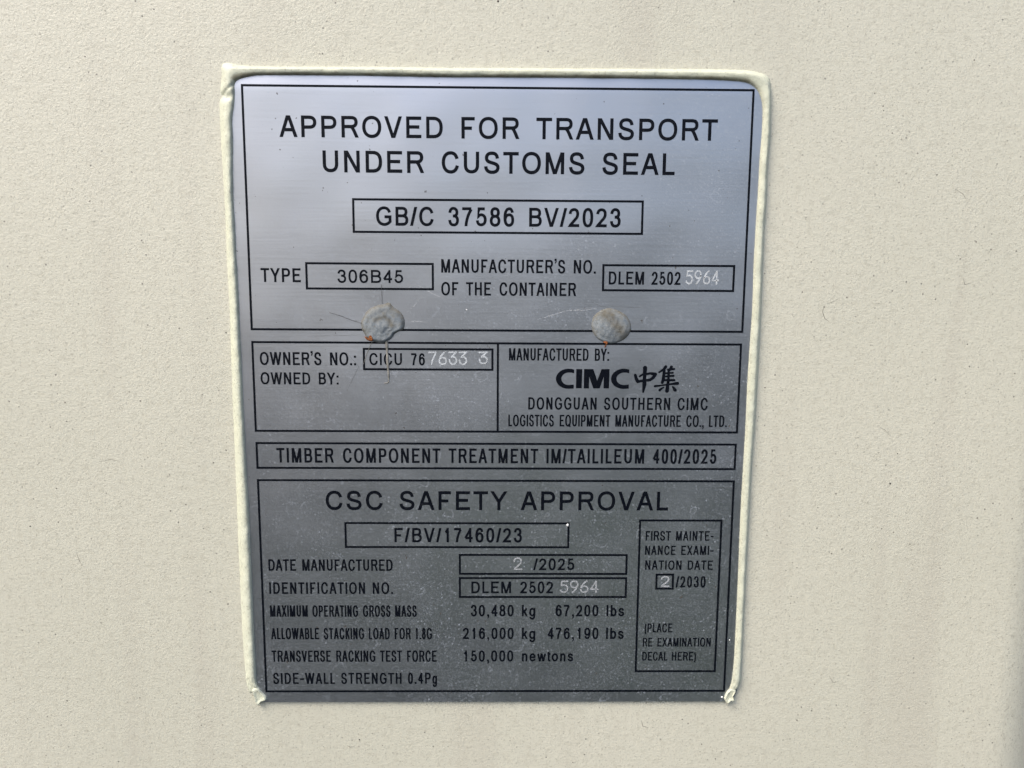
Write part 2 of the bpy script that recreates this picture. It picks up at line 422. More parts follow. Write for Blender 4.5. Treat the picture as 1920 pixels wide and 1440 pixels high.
# ---------------------------------------------------------------- lettering: a drawn grotesque alphabet
# per glyph: (advance, left side, ink width, overshoot, strokes) in 1/1000 em, capital height 716.
# a stroke is a path in percent of the ink box (centre line); 'l'/'r'/'b'/'t' are the box's very edges.
O_ = "0 50 C 0 82 20 100 50 100 C 80 100 100 82 100 50 C 100 18 80 0 50 0 C 20 0 0 18 0 50"
GL = {
 'A': (667, 0, 667, 0, ["2 b 48 t", "98 b 52 t", "19 31 81 31"]),
 'B': (667, 73, 554, 0, ["0 b 0 t", "0 100 52 100 C 80 100 92 92 92 77 C 92 62 80 53 52 53 L 0 53", "52 53 C 85 53 100 42 100 27 C 100 9 85 0 55 0 L 0 0"]),
 'C': (722, 50, 631, 1, ["98 69 C 91 89 76 100 53 100 C 20 100 0 80 0 50 C 0 20 20 0 52 0 C 78 0 94 12 100 34"]),
 'D': (722, 78, 596, 0, ["0 b 0 t", "0 100 42 100 C 82 100 100 82 100 50 C 100 18 82 0 42 0 L 0 0"]),
 'E': (667, 79, 544, 0, ["0 b 0 t", "0 100 r 100", "0 52 97 52", "0 0 r 0"]),
 'F': (611, 82, 483, 0, ["0 b 0 t", "0 100 r 100", "0 48 88 48"]),
 'G': (778, 53, 668, 1, ["97 72 C 90 90 76 100 53 100 C 20 100 0 80 0 50 C 0 18 22 0 55 0 C 73 0 90 8 100 18 L 100 46 L 56 46"]),
 'H': (722, 80, 563, 0, ["0 b 0 t", "100 b 100 t", "0 52 100 52"]),
 'I': (278, 93, 95, 0, ["50 b 50 t"]),
 'K': (667, 73, 593, 0, ["0 b 0 t", "96 t 0 30", "32 57 96 b"]),
 'L': (556, 73, 443, 0, ["0 t 0 b", "0 0 r 0"]),
 'M': (833, 74, 682, 0, ["0 b 0 t", "100 b 100 t", "3 t 49 b", "97 t 51 b"]),
 'N': (722, 76, 566, 0, ["0 b 0 t", "100 b 100 t", "3 t 97 b"]),
 'O': (778, 48, 687, 1, [O_]),
 'P': (667, 77, 546, 0, ["0 b 0 t", "0 100 55 100 C 85 100 100 90 100 73 C 100 55 85 46 53 46 L 0 46"]),
 'Q': (778, 43, 694, 1, [O_, "60 20 99 -8"]),
 'R': (722, 79, 632, 0, ["0 b 0 t", "0 100 58 100 C 82 100 91 91 91 75 C 91 60 80 51 55 51 L 0 51", "48 51 C 64 51 70 40 96 b"]),
 'S': (667, 45, 567, 1, ["95 72 C 92 92 78 100 50 100 C 22 100 6 91 6 75 C 6 60 20 55 50 50 C 82 44 100 40 100 25 C 100 8 80 0 52 0 C 18 0 1 12 0 31"]),
 'T': (611, 23, 565, 0, ["l 100 r 100", "50 b 50 t"]),
 'U': (722, 79, 562, 0, ["0 t 0 38 C 0 12 18 0 50 0 C 82 0 100 12 100 38 L 100 t"]),
 'V': (667, 4, 656, 0, ["2 t 48.5 b", "98 t 51.5 b"]),
 'W': (944, 12, 921, 0, ["1 t 25 b", "49 t 27 b", "51 t 73 b", "99 t 75 b"]),
 'X': (667, 5, 655, 0, ["3 t 97 b", "97 t 3 b"]),
 'Y': (667, 3, 660, 0, ["2 t 50 42", "98 t 50 42", "50 b 50 47"]),
 '0': (556, 42, 468, 1, ["0 50 C 0 84 18 100 50 100 C 82 100 100 84 100 50 C 100 16 82 0 50 0 C 18 0 0 16 0 50"]),
 '1': (556, 109, 264, 0, ["100 b 100 t", "0 73 C 40 80 75 90 96 100"]),
 '2': (556, 30, 474, 0, ["2 72 C 3 90 22 100 51 100 C 80 100 97 90 97 73 C 97 50 70 42 40 22 C 20 10 8 4 4 0 L r 0"]),
 '3': (556, 42, 468, 1, ["2 73 C 6 91 22 100 47 100 C 75 100 92 90 92 76 C 92 61 78 54 40 54", "48 54 C 84 54 100 44 100 28 C 100 9 80 0 48 0 C 20 0 3 10 0 30"]),
 '4': (556, 13, 496, 0, ["78 b 78 t", "78 99 0 26", "0 26 r 26"]),
 '5': (556, 42, 471, 0, ["94 100 20 100 8 49 C 20 60 35 63 50 63 C 80 63 100 50 100 32 C 100 12 78 0 47 0 C 20 0 2 10 0 28"]),
 '6': (556, 38, 470, 1, ["95 76 C 90 92 75 100 55 100 C 15 100 0 75 0 47 C 0 15 20 0 51 0 C 82 0 100 12 100 32 C 100 52 82 64 55 64 C 30 64 8 55 2 36"]),
 '7': (556, 47, 464, 0, ["l 100 100 100", "98 97 C 65 70 36 36 30 b"]),
 '8': (556, 42, 468, 1, ["50 54 C 20 54 8 64 8 77 C 8 91 22 100 50 100 C 78 100 92 91 92 77 C 92 64 80 54 50 54", "50 54 C 18 54 0 43 0 27 C 0 10 20 0 50 0 C 80 0 100 10 100 27 C 100 43 82 54 50 54"]),
 '9': (556, 42, 470, 1, ["5 24 C 10 8 25 0 45 0 C 85 0 100 25 100 53 C 100 85 80 100 49 100 C 18 100 0 88 0 68 C 0 48 18 36 45 36 C 70 36 92 45 98 64"]),
 '/': (290, -14, 318, 0, ["0 b 100 t"]),
 '.': (278, 91, 100, 0, ["DOT 0"]),
 ':': (278, 91, 100, 0, ["DOT 0", "DOT 418"]),
 ',': (278, 88, 100, 0, ["DOT 0", "TAIL 0"]),
 "'": (222, 62, 100, 0, ["DOT 660", "TAIL 660"]),
 '-': (420, 22, 376, 0, ["l 42 r 42"]),
 '(': (333, 60, 240, 0, ["100 104 C 20 70 0 50 0 40 C 0 10 20 -15 100 -30"]),
 ')': (333, 34, 240, 0, ["0 104 C 80 70 100 50 100 40 C 100 10 80 -15 0 -30"]),
 'b': (556, 65, 452, 0, ["0 b 0 t", "0 35 C 0 56 20 69 50 69 C 82 69 100 55 100 34.5 C 100 14 82 0 50 0 C 20 0 0 14 0 35"]),
 'e': (556, 38, 474, 0, ["1 37 99 37 C 99 55 82 69 51 69 C 20 69 0 55 0 34 C 0 13 20 0 52 0 C 76 0 92 8 98 20"]),
 'g': (556, 39, 451, 0, ["100 35 C 100 56 80 69 50 69 C 18 69 0 55 0 34.5 C 0 14 18 0 50 0 C 80 0 100 14 100 35", "100 76 100 -5 C 100 -26 80 -34 50 -34 C 25 -34 8 -28 4 -14"]),
 'k': (500, 66, 435, 0, ["0 b 0 t", "92 74 2 22", "38 44 96 b"]),
 'l': (222, 64, 88, 0, ["50 b 50 t"]),
 'n': (556, 66, 421, 0, ["0 b 0 76", "0 42 C 0 60 25 69 55 69 C 88 69 100 58 100 42 L 100 b"]),
 'o': (556, 33, 487, 0, ["0 34.5 C 0 56 20 69 50 69 C 80 69 100 56 100 34.5 C 100 13 80 0 50 0 C 20 0 0 13 0 34.5"]),
 's': (500, 31, 433, 0, ["94 50 C 90 63 75 69 50 69 C 22 69 6 62 6 51 C 6 41 22 39 50 35 C 82 31 100 28 100 17 C 100 5 80 0 52 0 C 20 0 3 7 0 21"]),
 't': (278, 17, 254, 0, ["42 94 42 14 C 42 2 62 0 r 1", "l 69 r 69"]),
 'w': (722, 6, 709, 0, ["1 76 26 b", "49 76 27 b", "51 76 73 b", "99 76 74 b"]),
}

class Flat:
    """a printed layer: polygons a hair above the plate"""
    def __init__(self, h0):
        self.v, self.f, self.h, self.k = [], [], h0, 0
    def poly(self, pts):
        i = len(self.v)
        self.k = (self.k + 1) % 7
        h = self.h + self.k * 0.004
        for x, y in pts:
            self.v.append(V(x, y, h + plate_h(x, y)))
        a = sum(pts[j][0] * pts[(j + 1) % len(pts)][1] - pts[(j + 1) % len(pts)][0] * pts[j][1] for j in range(len(pts)))
        idx = list(range(i, i + len(pts)))
        # face towards the viewer
        self.f.append(tuple(idx if a < 0 else idx[::-1]))
    def strip(self, L, R):
        i = len(self.v)
        self.k = (self.k + 1) % 7
        h = self.h + self.k * 0.004
        for (x, y), (u, w) in zip(L, R):
            h += 0.0007
            self.v.append(V(x, y, h + plate_h(x, y))); self.v.append(V(u, w, h + plate_h(u, w)))
        for j in range(len(L) - 1):
            q = i + 2 * j
            self.f.append((q, q + 1, q + 3, q + 2))
    def stroke(self, pts, w, clip=None):
        """a constant-width line with mitred corners; pts in mm, clip = (ymin, ymax)"""
        P = []
        for p in pts:
            if not P or (p[0] - P[-1][0]) ** 2 + (p[1] - P[-1][1]) ** 2 > 1e-8: P.append(p)
        closed = len(P) > 3 and (P[0][0] - P[-1][0]) ** 2 + (P[0][1] - P[-1][1]) ** 2 < 1e-6
        hw = w / 2
        n = len(P)
        def nrm(a, b):
            dx, dy = b[0] - a[0], b[1] - a[1]; l = math.hypot(dx, dy) or 1
            return (-dy / l, dx / l)
        L, R = [], []
        for i, p in enumerate(P):
            n1 = nrm(P[i - 1], p) if i > 0 else (nrm(P[n - 2], P[0]) if closed else None)
            n2 = nrm(p, P[i + 1]) if i < n - 1 else (nrm(P[0], P[1]) if closed else None)
            if n1 is None: n1 = n2
            if n2 is None: n2 = n1
            mx, my = n1[0] + n2[0], n1[1] + n2[1]
            l2 = mx * mx + my * my
            s = 2 / l2 if l2 > 0.25 else 2 / 0.25 * 0.5
            L.append((p[0] + mx * s * hw, p[1] + my * s * hw)); R.append((p[0] - mx * s * hw, p[1] - my * s * hw))
        if clip:
            for j in range(n - 1):
                q = [L[j], R[j], R[j + 1], L[j + 1]]
                for lim, sg in ((clip[0], 1), (clip[1], -1)):
                    out = []
                    for a in range(len(q)):
                        A, B = q[a], q[(a + 1) % len(q)]
                        ia, ib = sg * (A[1] - lim) >= 0, sg * (B[1] - lim) >= 0
                        if ia: out.append(A)
                        if ia != ib:
                            t = (lim - A[1]) / (B[1] - A[1]); out.append((A[0] + t * (B[0] - A[0]), lim))
                    q = out
                    if len(q) < 3: break
                if len(q) >= 3: self.poly(q); self.k -= 1
            self.k += 1
        else:
            self.strip(L, R)
    def disc(self, x, y, r, n=16):
        self.poly([(x + r * math.cos(2 * math.pi * i / n), y + r * math.sin(2 * math.pi * i / n)) for i in range(n)])
    def brush(self, pts, n=4):
        """a brush stroke through (x, y, radius) points with round ends"""
        Q = []
        for a, b in zip(pts, pts[1:]):
            for i in range(n): t = i / n; Q.append(tuple(a[j] + (b[j] - a[j]) * t for j in range(3)))
        Q.append(pts[-1])
        L, R = [], []
        for i, q in enumerate(Q):
            a, b = Q[max(0, i - 1)], Q[min(len(Q) - 1, i + 1)]
            dx, dy = b[0] - a[0], b[1] - a[1]; l = math.hypot(dx, dy)
            L.append((q[0] - dy / l * q[2], q[1] + dx / l * q[2])); R.append((q[0] + dy / l * q[2], q[1] - dx / l * q[2]))
        self.strip(L, R)
        for q in pts: self.disc(q[0], q[1], q[2])
    def build(self, name, mat, parent):
        return link(name, self.v, self.f, mat, parent)

def glyph(fl, ch, x0, base, sx, u, wt):
    """x0 = left ink edge reference of the advance box, sx = mm per unit across, u = mm per unit up, wt = stroke in units of u"""
    adv, lsb, ink, over, strokes = GL[ch]
    X0, W = x0 + lsb * sx, ink * sx
    w = wt * u
    if ch in 'Il': W = w; X0 = x0 + (lsb + ink / 2) * sx - w / 2
    if ch == '1': pass
    hw = w / 2
    ov = 11 * u if over else 0.0
    H = 716 * u
    def mx(t): return X0 if t == 'l' else X0 + W if t == 'r' else X0 + hw + float(t) / 100 * (W - 2 * hw)
    def my(t): return 0.0 if t == 'b' else H if t == 't' else (hw - ov) + float(t) / 100 * (H - 2 * hw + 2 * ov)
    for s in strokes:
        T = s.split()
        if T[0] in ('DOT', 'TAIL'):
            yb = float(T[1]) * u; d = w * 1.08; cx = X0 + W / 2
            if T[0] == 'DOT': fl.poly([(cx - d / 2, base - yb), (cx + d / 2, base - yb), (cx + d / 2, base - yb - d), (cx - d / 2, base - yb - d)])
            else: fl.poly([(cx + d / 2, base - yb - 0.1 * d), (cx + d / 2, base - yb + 0.45 * d), (cx - 0.15 * d, base - yb + 1.35 * d), (cx - 0.38 * d, base - yb + 1.05 * d), (cx + 0.02 * d, base - yb)])
            continue
        pts, i, clip = [], 0, False
        while i < len(T):
            if T[i] == 'C':
                a = pts[-1]
                c = [(mx(T[i + 1 + 2 * j]), my(T[i + 2 + 2 * j])) for j in range(3)]
                if T[i + 6] in 'bt': clip = True
                for q in range(1, 9):
                    t = q / 8; s1 = 1 - t
                    pts.append(tuple(s1 ** 3 * a[j] + 3 * s1 * s1 * t * c[0][j] + 3 * s1 * t * t * c[1][j] + t ** 3 * c[2][j] for j in (0, 1)))
                i += 7
            elif T[i] == 'L': i += 1
            else:
                if T[i + 1] in ('b', 't'): clip = True
                pts.append((mx(T[i]), my(T[i + 1]))); i += 2
        # lengthen slanted ends that are cut level with the base or capital line
        if clip:
            for end in (0, -1):
                if T[1 if end == 0 else -1] in ('b', 't'):
                    a, b = (pts[0], pts[1]) if end == 0 else (pts[-1], pts[-2])
                    dx, dy = a[0] - b[0], a[1] - b[1]; l = math.hypot(dx, dy)
                    if abs(dx) > 1e-6: pts[end] = (a[0] + dx / l * w, a[1] + dy / l * w)
        P = [(x, base - y) for x, y in pts]
        fl.stroke(P, w, (base - H, base) if clip else None)

def word(fl, s, xa, xb, base, cap, tr, wt):
    """set a word between its measured left and right ink edges"""
    u = cap / 716.0
    adv = sum(GL[c][0] for c in s[:-1])
    units = adv - GL[s[0]][1] + GL[s[-1]][1] + GL[s[-1]][2]
    n = len(s) - 1
    trk = tr * u * 0.9
    if (xb - xa) / cap < 0.66 * (units / 716.0): trk *= 0.25
    sx = (xb - xa - n * trk) / units
    wt = wt * min(1.0, max(0.84, 0.55 + 0.6 * sx / u))
    x = xa - GL[s[0]][1] * sx
    for c in s:
        glyph(fl, c, x, base, sx, u, wt)
        x += GL[c][0] * sx + trk

LINES = [
 (-98.56, 8.21, 55, [('APPROVED', -86.22, -22.06), ('FOR', -14.72, 8.31), ('TRANSPORT', 14.74, 86.44)]),
 (-85.21, 8.40, 55, [('UNDER', -69.5, -29.33), ('CUSTOMS', -22.57, 34.02), ('SEAL', 41.12, 69.96)]),
 (-64.68, 7.43, 45, [('GB/C', -48.86, -25.87), ('37586', -20.09, 6.27), ('BV/2023', 12.24, 48.96)]),
 (-42.05, 5.57, 30, [('TYPE', -95.54, -79.52)]),
 (-41.95, 5.21, 40, [('306B45', -64.79, -38.39)]),
 (-46.24, 5.39, 22, [("MANUFACTURER'S", -23.01, 27.0), ('NO.', 30.45, 39.26)]),
 (-37.16, 5.34, 22, [('OF', -23.07, -16.16), ('THE', -13.01, -2.94), ('CONTAINER', 0.47, 31.69)]),
 (-41.92, 5.24, 30, [('DLEM', 44.71, 59.04), ('2502', 62.07, 73.89)]),
 (-8.48, 5.30, 20, [("OWNER'S", -97.21, -72.15), ('NO.:', -68.66, -58.2)]),
 (-8.63, 4.93, 35, [('CICU', -52.62, -39.28), ('76', -35.53, -29.93)]),
 (-0.52, 4.95, 20, [('OWNED', -97.21, -76.95), ('BY:', -73.45, -65.5)]),
 (-10.80, 5.06, 20, [('MANUFACTURED', 4.47, 37.14), ('BY:', 39.7, 45.45)]),
 (9.55, 5.12, 45, [('DONGGUAN', 12.56, 40.9), ('SOUTHERN', 43.93, 71.44), ('CIMC', 74.48, 87.1)]),
 (16.64, 4.89, 35, [('LOGISTICS', 4.36, 23.28), ('EQUIPMENT', 25.67, 46.75), ('MANUFACTURE', 48.82, 76.17), ('CO.,', 78.38, 85.58), ('LTD.', 87.86, 95.2)]),
 (32.34, 6.21, 50, [('TIMBER', -91.81, -68.06), ('COMPONENT', -64.35, -23.85), ('TREATMENT', -20.41, 16.93), ('IM/TAILILEUM', 20.55, 61.3), ('400/2025', 64.82, 91.63)]),
 (52.58, 8.16, 65, [('CSC', -72.0, -48.18), ('SAFETY', -41.09, 4.19), ('APPROVAL', 9.66, 72.02)]),
 (66.70, 6.30, 60, [('F/BV/17460/23', -43.49, 10.39)]),
 (79.35, 5.08, 45, [('DATE', -96.98, -85.33), ('MANUFACTURED', -82.68, -44.42)]),
 (89.62, 5.18, 45, [('IDENTIFICATION', -96.85, -56.32), ('NO.', -53.09, -44.57)]),
 (78.94, 5.20, 60, [('/2025', 15.29, 32.84)]),
 (89.29, 5.24, 45, [('DLEM', -11.03, 5.94), ('2502', 9.83, 23.87)]),
 (65.80, 4.20, 35, [('FIRST', 62.95, 73.71), ('MAINTE-', 75.87, 91.94)]),
 (72.13, 4.10, 35, [('NANCE', 62.9, 75.97), ('EXAMI-', 78.32, 92.15)]),
 (78.75, 4.18, 35, [('NATION', 63.1, 78.68), ('DATE', 81.34, 92.12)]),
 (86.65, 5.05, 50, [('/2030', 76.47, 89.33)]),
 (99.87, 5.10, 30, [('MAXIMUM', -97.06, -80.99), ('OPERATING', -79.0, -59.54), ('GROSS', -57.43, -45.7), ('MASS', -43.7, -34.46)]),
 (110.08, 5.09, 30, [('ALLOWABLE', -96.98, -76.44), ('STACKING', -74.44, -57.18), ('LOAD', -55.12, -46.14), ('FOR', -44.02, -37.03), ('1.8G', -35.03, -27.98)]),
 (120.37, 5.13, 30, [('TRANSVERSE', -97.07, -71.62), ('RACKING', -69.33, -52.51), ('TEST', -50.5, -41.01), ('FORCE', -38.82, -26.05)]),
 (130.57, 5.11, 45, [('SIDE-WALL', -96.86, -70.16), ('STRENGTH', -67.51, -41.32), ('0.4Pg', -38.55, -25.95)]),
 (99.68, 5.14, 50, [('30,480', -11.33, 7.12), ('kg', 10.66, 16.43), ('67,200', 25.13, 43.59), ('lbs', 47.2, 54.68)]),
 (110.00, 5.12, 50, [('216,000', -14.78, 7.19), ('kg', 10.74, 16.54), ('476,190', 21.65, 43.82), ('lbs', 47.26, 54.76)]),
 (120.28, 5.03, 50, [('150,000', -14.41, 7.07), ('newtons', 10.82, 33.06)]),
 (106.99, 4.08, 25, [('(PLACE', 63.76, 75.77)]),
 (113.48, 4.04, 25, [('RE', 63.14, 67.22), ('EXAMINATION', 69.48, 92.65)]),
 (119.92, 3.99, 25, [('DECAL', 63.08, 74.03), ('HERE)', 75.98, 86.49)]),
]

for base, cap, tr, ws in LINES:
    fl = Flat(0.05)
    for s, xa, xb in ws:
        narrow = (xb - xa) / max(1, len(s)) / cap
        word(fl, s, xa, xb, base, cap, tr, 113 if cap > 7.8 else 112 if cap > 5.9 else 112)
    fl.build('lettering', M_INK, plate)

# ruled boxes
BOXES = [(-100, 100, -117.9, -23.05), (-57.82, 57.62, -74.87, -62.17), (-77.17, -26.42, -49.65, -39.6), (42.45, 95.47, -49.64, -39.62),
         (-100, 99.75, -17.81, 18.92), (-54.8, -2.3, -15.27, -6.92), (-99.93, 99.51, 24.09, 34.59), (-99.95, 99.43, 39.86, 133.99),
         (-64.04, 30.11, 58.31, 68.8), (-15.89, 55.09, 72.22, 80.62), (-15.93, 55.15, 82.51, 90.96), (60.4, 94.98, 56.95, 124.84), (68.16, 75.23, 80.9, 87.17)]
for x0, x1, y0, y1 in BOXES:
    fl = Flat(0.05)
    w = 0.44
    def ring(a, b): return [(a[0] + (b[0] - a[0]) * i / 40, a[1] + (b[1] - a[1]) * i / 40) for i in range(41)]
    for a, b, hor in (((x0, y0), (x1, y0), 1), ((x0, y1), (x1, y1), 1), ((x0, y0), (x0, y1), 0), ((x1, y0), (x1, y1), 0)):
        P = ring(a, b)
        if hor: P[0] = (P[0][0] - w, P[0][1]); P[-1] = (P[-1][0] + w, P[-1][1]); fl.strip([(p[0], p[1] + w) for p in P], [(p[0], p[1] - w) for p in P])
        else: fl.strip([(p[0] - w, p[1]) for p in P], [(p[0] + w, p[1]) for p in P])
    if x0 == -100 and y0 == -17.81:
        P = ring((-0.05, y0), (-0.05, y1)); fl.strip([(p[0] - w, p[1]) for p in P], [(p[0] + w, p[1]) for p in P])
    fl.build('ruled_box', M_INK, plate)

# maker's mark: four heavy letters and two brush characters
def LX(px, py): return ((px - 93) * 0.02975 + 23.9, (py - 380) * 0.03 - 7.5 - (px - 93) * 0.00012)
def heavy_c(fl, x):
    out, inn = [], []
    for i in range(25):
        t = i / 24
        a = math.radians(90 + 180 * t)
        out.append(LX(x + 175 + 176 * math.cos(a) * 1.0, 519 - 140 * math.sin(a)))
        inn.append(LX(x + 180 + 105 * math.cos(a), 519 - 86 * math.sin(a)))
    out = [LX(x + 250, 393), LX(x + 215, 383)] + out + [LX(x + 215, 657), LX(x + 248, 655)]
    inn = [LX(x + 250, 444), LX(x + 215, 435)] + inn + [LX(x + 215, 602), LX(x + 248, 598)]
    fl.strip(out, inn)
fl = Flat(0.05)
heavy_c(fl, 93); heavy_c(fl, 857)
fl.poly([LX(372, 385), LX(455, 385), LX(452, 651), LX(372, 651)])
fl.poly([LX(480, 385), LX(608, 385), LX(552, 490), LX(552, 653), LX(480, 653)])
fl.poly([LX(608, 385), LX(665, 545), LX(655, 653), LX(612, 653), LX(552, 490), LX(552, 385)])
fl.poly([LX(722, 385), LX(665, 545), LX(655, 653), LX(702, 653), LX(755, 490), LX(755, 385)])
fl.poly([LX(722, 385), LX(833, 385), LX(831, 653), LX(755, 653), LX(755, 490)])
fl.build('logo_lettering', M_INK, plate)
BR = [[(1192, 470, 20), (1207, 520, 24), (1228, 556, 24)], [(1228, 558, 20), (1300, 545, 18), (1400, 535, 20)],
      [(1252, 486, 13), (1290, 462, 16), (1400, 443, 18), (1468, 457, 26)], [(1468, 460, 24), (1440, 505, 22), (1400, 533, 20)],
      [(1325, 368, 30), (1322, 470, 24), (1322, 600, 29), (1308, 704, 13)],
      [(1610, 354, 23), (1585, 388, 18), (1522, 428, 13)], [(1592, 400, 20), (1583, 520, 22), (1570, 572, 20)],
      [(1690, 355, 21), (1665, 400, 18)], [(1640, 392, 14), (1730, 384, 15)], [(1610, 442, 13), (1712, 436, 14)],
      [(1608, 487, 13), (1722, 477, 16)], [(1590, 538, 16), (1735, 538, 18)], [(1652, 392, 16), (1655, 560, 18)],
      [(1470, 622, 17), (1560, 610, 11), (1700, 592, 15), (1782, 582, 23)], [(1650, 570, 20), (1640, 688, 27)],
      [(1590, 640, 11), (1562, 655, 14), (1538, 676, 20)], [(1718, 632, 12), (1738, 655, 20), (1752, 675, 25)]]
fl = Flat(0.05)
for s in BR: fl.brush([(*LX(x, y), r * 0.0297) for x, y, r in s])
fl.build('brush_characters', M_INK, plate)

# digits struck into the plate with a needle punch
ST = {'7': "0 96 98 96 C 70 60 38 30 34 0", '2': "3 74 C 5 92 28 100 50 100 C 80 100 96 86 93 68 C 88 45 25 22 4 2 L 98 2",
      '3': "0 96 98 98 L 26 58 C 70 66 100 52 100 30 C 98 8 72 0 50 0 C 22 0 4 14 3 34",
      '5': "98 98 16 98 L 12 58 C 40 70 98 66 98 34 C 98 10 70 0 46 0 C 24 0 6 6 0 18",
      '9': "95 60 C 80 40 62 40 48 42 C 18 46 0 56 0 72 C 2 90 22 100 50 100 C 80 100 98 88 98 66 C 96 40 62 14 26 0",
      '6': "82 100 C 50 86 2 60 2 27 C 2 8 24 0 50 0 C 78 0 98 10 98 28 C 98 46 76 55 52 55 C 28 55 8 46 3 32",
      '4': "74 0 74 100 L 0 26 L 100 26"}
def stamped(s, xa, xb, yt, yb, mat=None):
    fl = Flat(0.06)
    n = len(s); gap = 0.16
    cw = (xb - xa) / (n + gap * (n - 1)) if n > 1 else xb - xa
    w = 0.62
    for i, c in enumerate(s):
        x0 = xa + i * cw * (1 + gap)
        T, pts, j = ST[c].split(), [], 0
        fx = lambda t: x0 + w / 2 + float(t) / 100 * (cw - w)
        fy = lambda t: yb - w / 2 - float(t) / 100 * (yb - yt - w)
        while j < len(T):
            if T[j] == 'C':
                a = pts[-1]; cc = [(fx(T[j + 1 + 2 * q]), fy(T[j + 2 + 2 * q])) for q in range(3)]
                for q in range(1, 9):
                    t = q / 8; s1 = 1 - t
                    pts.append(tuple(s1 ** 3 * a[m] + 3 * s1 * s1 * t * cc[0][m] + 3 * s1 * t * t * cc[1][m] + t ** 3 * cc[2][m] for m in (0, 1)))
                j += 7
            elif T[j] == 'L': j += 1
            else: pts.append((fx(T[j]), fy(T[j + 1]))); j += 2
        # a chain of small punch marks along the path
        d, prev = 0.0, pts[0]
        step = 0.17
        marks = [pts[0]]
        for p in pts[1:]:
            l = math.hypot(p[0] - prev[0], p[1] - prev[1])
            while d + l >= step:
                t = (step - d) / l
                prev = (prev[0] + (p[0] - prev[0]) * t, prev[1] + (p[1] - prev[1]) * t)
                marks.append(prev); l = math.hypot(p[0] - prev[0], p[1] - prev[1]); d = 0.0
            d += l; prev = p
        for mi, (mx_, my_) in enumerate(marks):
            r = (0.35 if mi % 2 else 0.30) + random.uniform(-0.03, 0.03)
            fl.disc(mx_ + random.uniform(-.03, .03), my_ + random.uniform(-.03, .03), r, 7)
        fl.disc(*pts[0], 0.36, 10); fl.disc(*pts[-1], 0.36, 10)
    return fl.build('stamped_digits', mat or M_STAMP, plate)
stamped('5964', 75.9, 89.5, -47.9, -42.2)
stamped('7633', -28.5, -12.6, -14.5, -8.8)
stamped('3', -7.97, -4.15, -14.5, -9.2)
stamped('2', 6.8, 10.7, 73.3, 78.95, M_STAMP2)
stamped('5964', 26.8, 43.45, 83.5, 89.1, M_STAMP2)
stamped('2', 69.95, 73.9, 81.5, 86.5, M_STAMP2)

# paint specks, scratches and marks on the sheet
def dome(name, x, y, r, hh, mat, parent, h0=None):
    vs, fs = [V(x, y, (h0 if h0 is not None else plate_h(x, y)) + hh)], []
    N = 14
    for k in range(1, 5):
        t = k / 4
        for i in range(N):
            a = 2 * math.pi * i / N
            rr = r * t * (1 + 0.08 * math.sin(3 * a + x))
            vs.append(V(x + rr * math.cos(a), y + rr * math.sin(a) * 1.15, (h0 if h0 is not None else plate_h(x, y)) + hh * math.sqrt(max(0, 1 - t * t)) - (0.01 if k == 4 else 0)))
    for i in range(N): fs.append((0, 1 + (i + 1) % N, 1 + i))
    for k in range(3):
        for i in range(N):
            a, b = 1 + k * N + i, 1 + k * N + (i + 1) % N
            fs.append((a, b, b + N, a + N))
    return link(name, vs, fs, mat, parent, smooth=True)
dome('paint_speck', 29.7, 59.0, 0.60, 0.25, M_WHITE, plate)
dome('paint_speck', 100.84, 110.5, 0.28, 0.15, M_WHITE, plate)
dome('paint_speck', -12.8, -31.36, 0.24, 0.12, M_WHITE, plate)
dome('paint_speck', 98.7, 137.0, 0.42, 0.30, M_WHITE, plate)

def tube(name, pts, rad, mat, parent, sides=6):
    """a fine thread or run lying on the plate; pts (x, y, h)"""
    vs, fs = [], []
    for i, p in enumerate(pts):
        a, b = pts[max(0, i - 1)], pts[min(len(pts) - 1, i + 1)]
        dx, dy = b[0] - a[0], b[1] - a[1]; l = math.hypot(dx, dy) or 1
        r = rad[i] if isinstance(rad, (list, tuple)) else rad
        for s in range(sides):
            t = 2 * math.pi * s / sides
            vs.append(V(p[0] - dy / l * r * math.cos(t), p[1] + dx / l * r * math.cos(t), p[2] + r * 0.7 * math.sin(t)))
    for i in range(len(pts) - 1):
        for s in range(sides):
            q = i * sides; s2 = (s + 1) % sides
            fs.append((q + s, q + s2, q + sides + s2, q + sides + s))
    fs.append(tuple(range(sides))[::-1]); fs.append(tuple((len(pts) - 1) * sides + s for s in range(sides)))
    return link(name, vs, fs, mat, parent, smooth=True)
def curve(pts, n=6):
    out = []
    for i in range(len(pts) - 1):
        p0, p1, p2, p3 = pts[max(0, i - 1)], pts[i], pts[i + 1], pts[min(len(pts) - 1, i + 2)]
        for q in range(n):
            t = q / n
            out.append(tuple(0.5 * (2 * p1[j] + (p2[j] - p0[j]) * t + (2 * p0[j] - 5 * p1[j] + 4 * p2[j] - p3[j]) * t * t + (3 * p1[j] - p0[j] - 3 * p2[j] + p3[j]) * t ** 3) for j in range(len(p1))))
    out.append(tuple(pts[-1]))
    return out
HP = PLATE_H
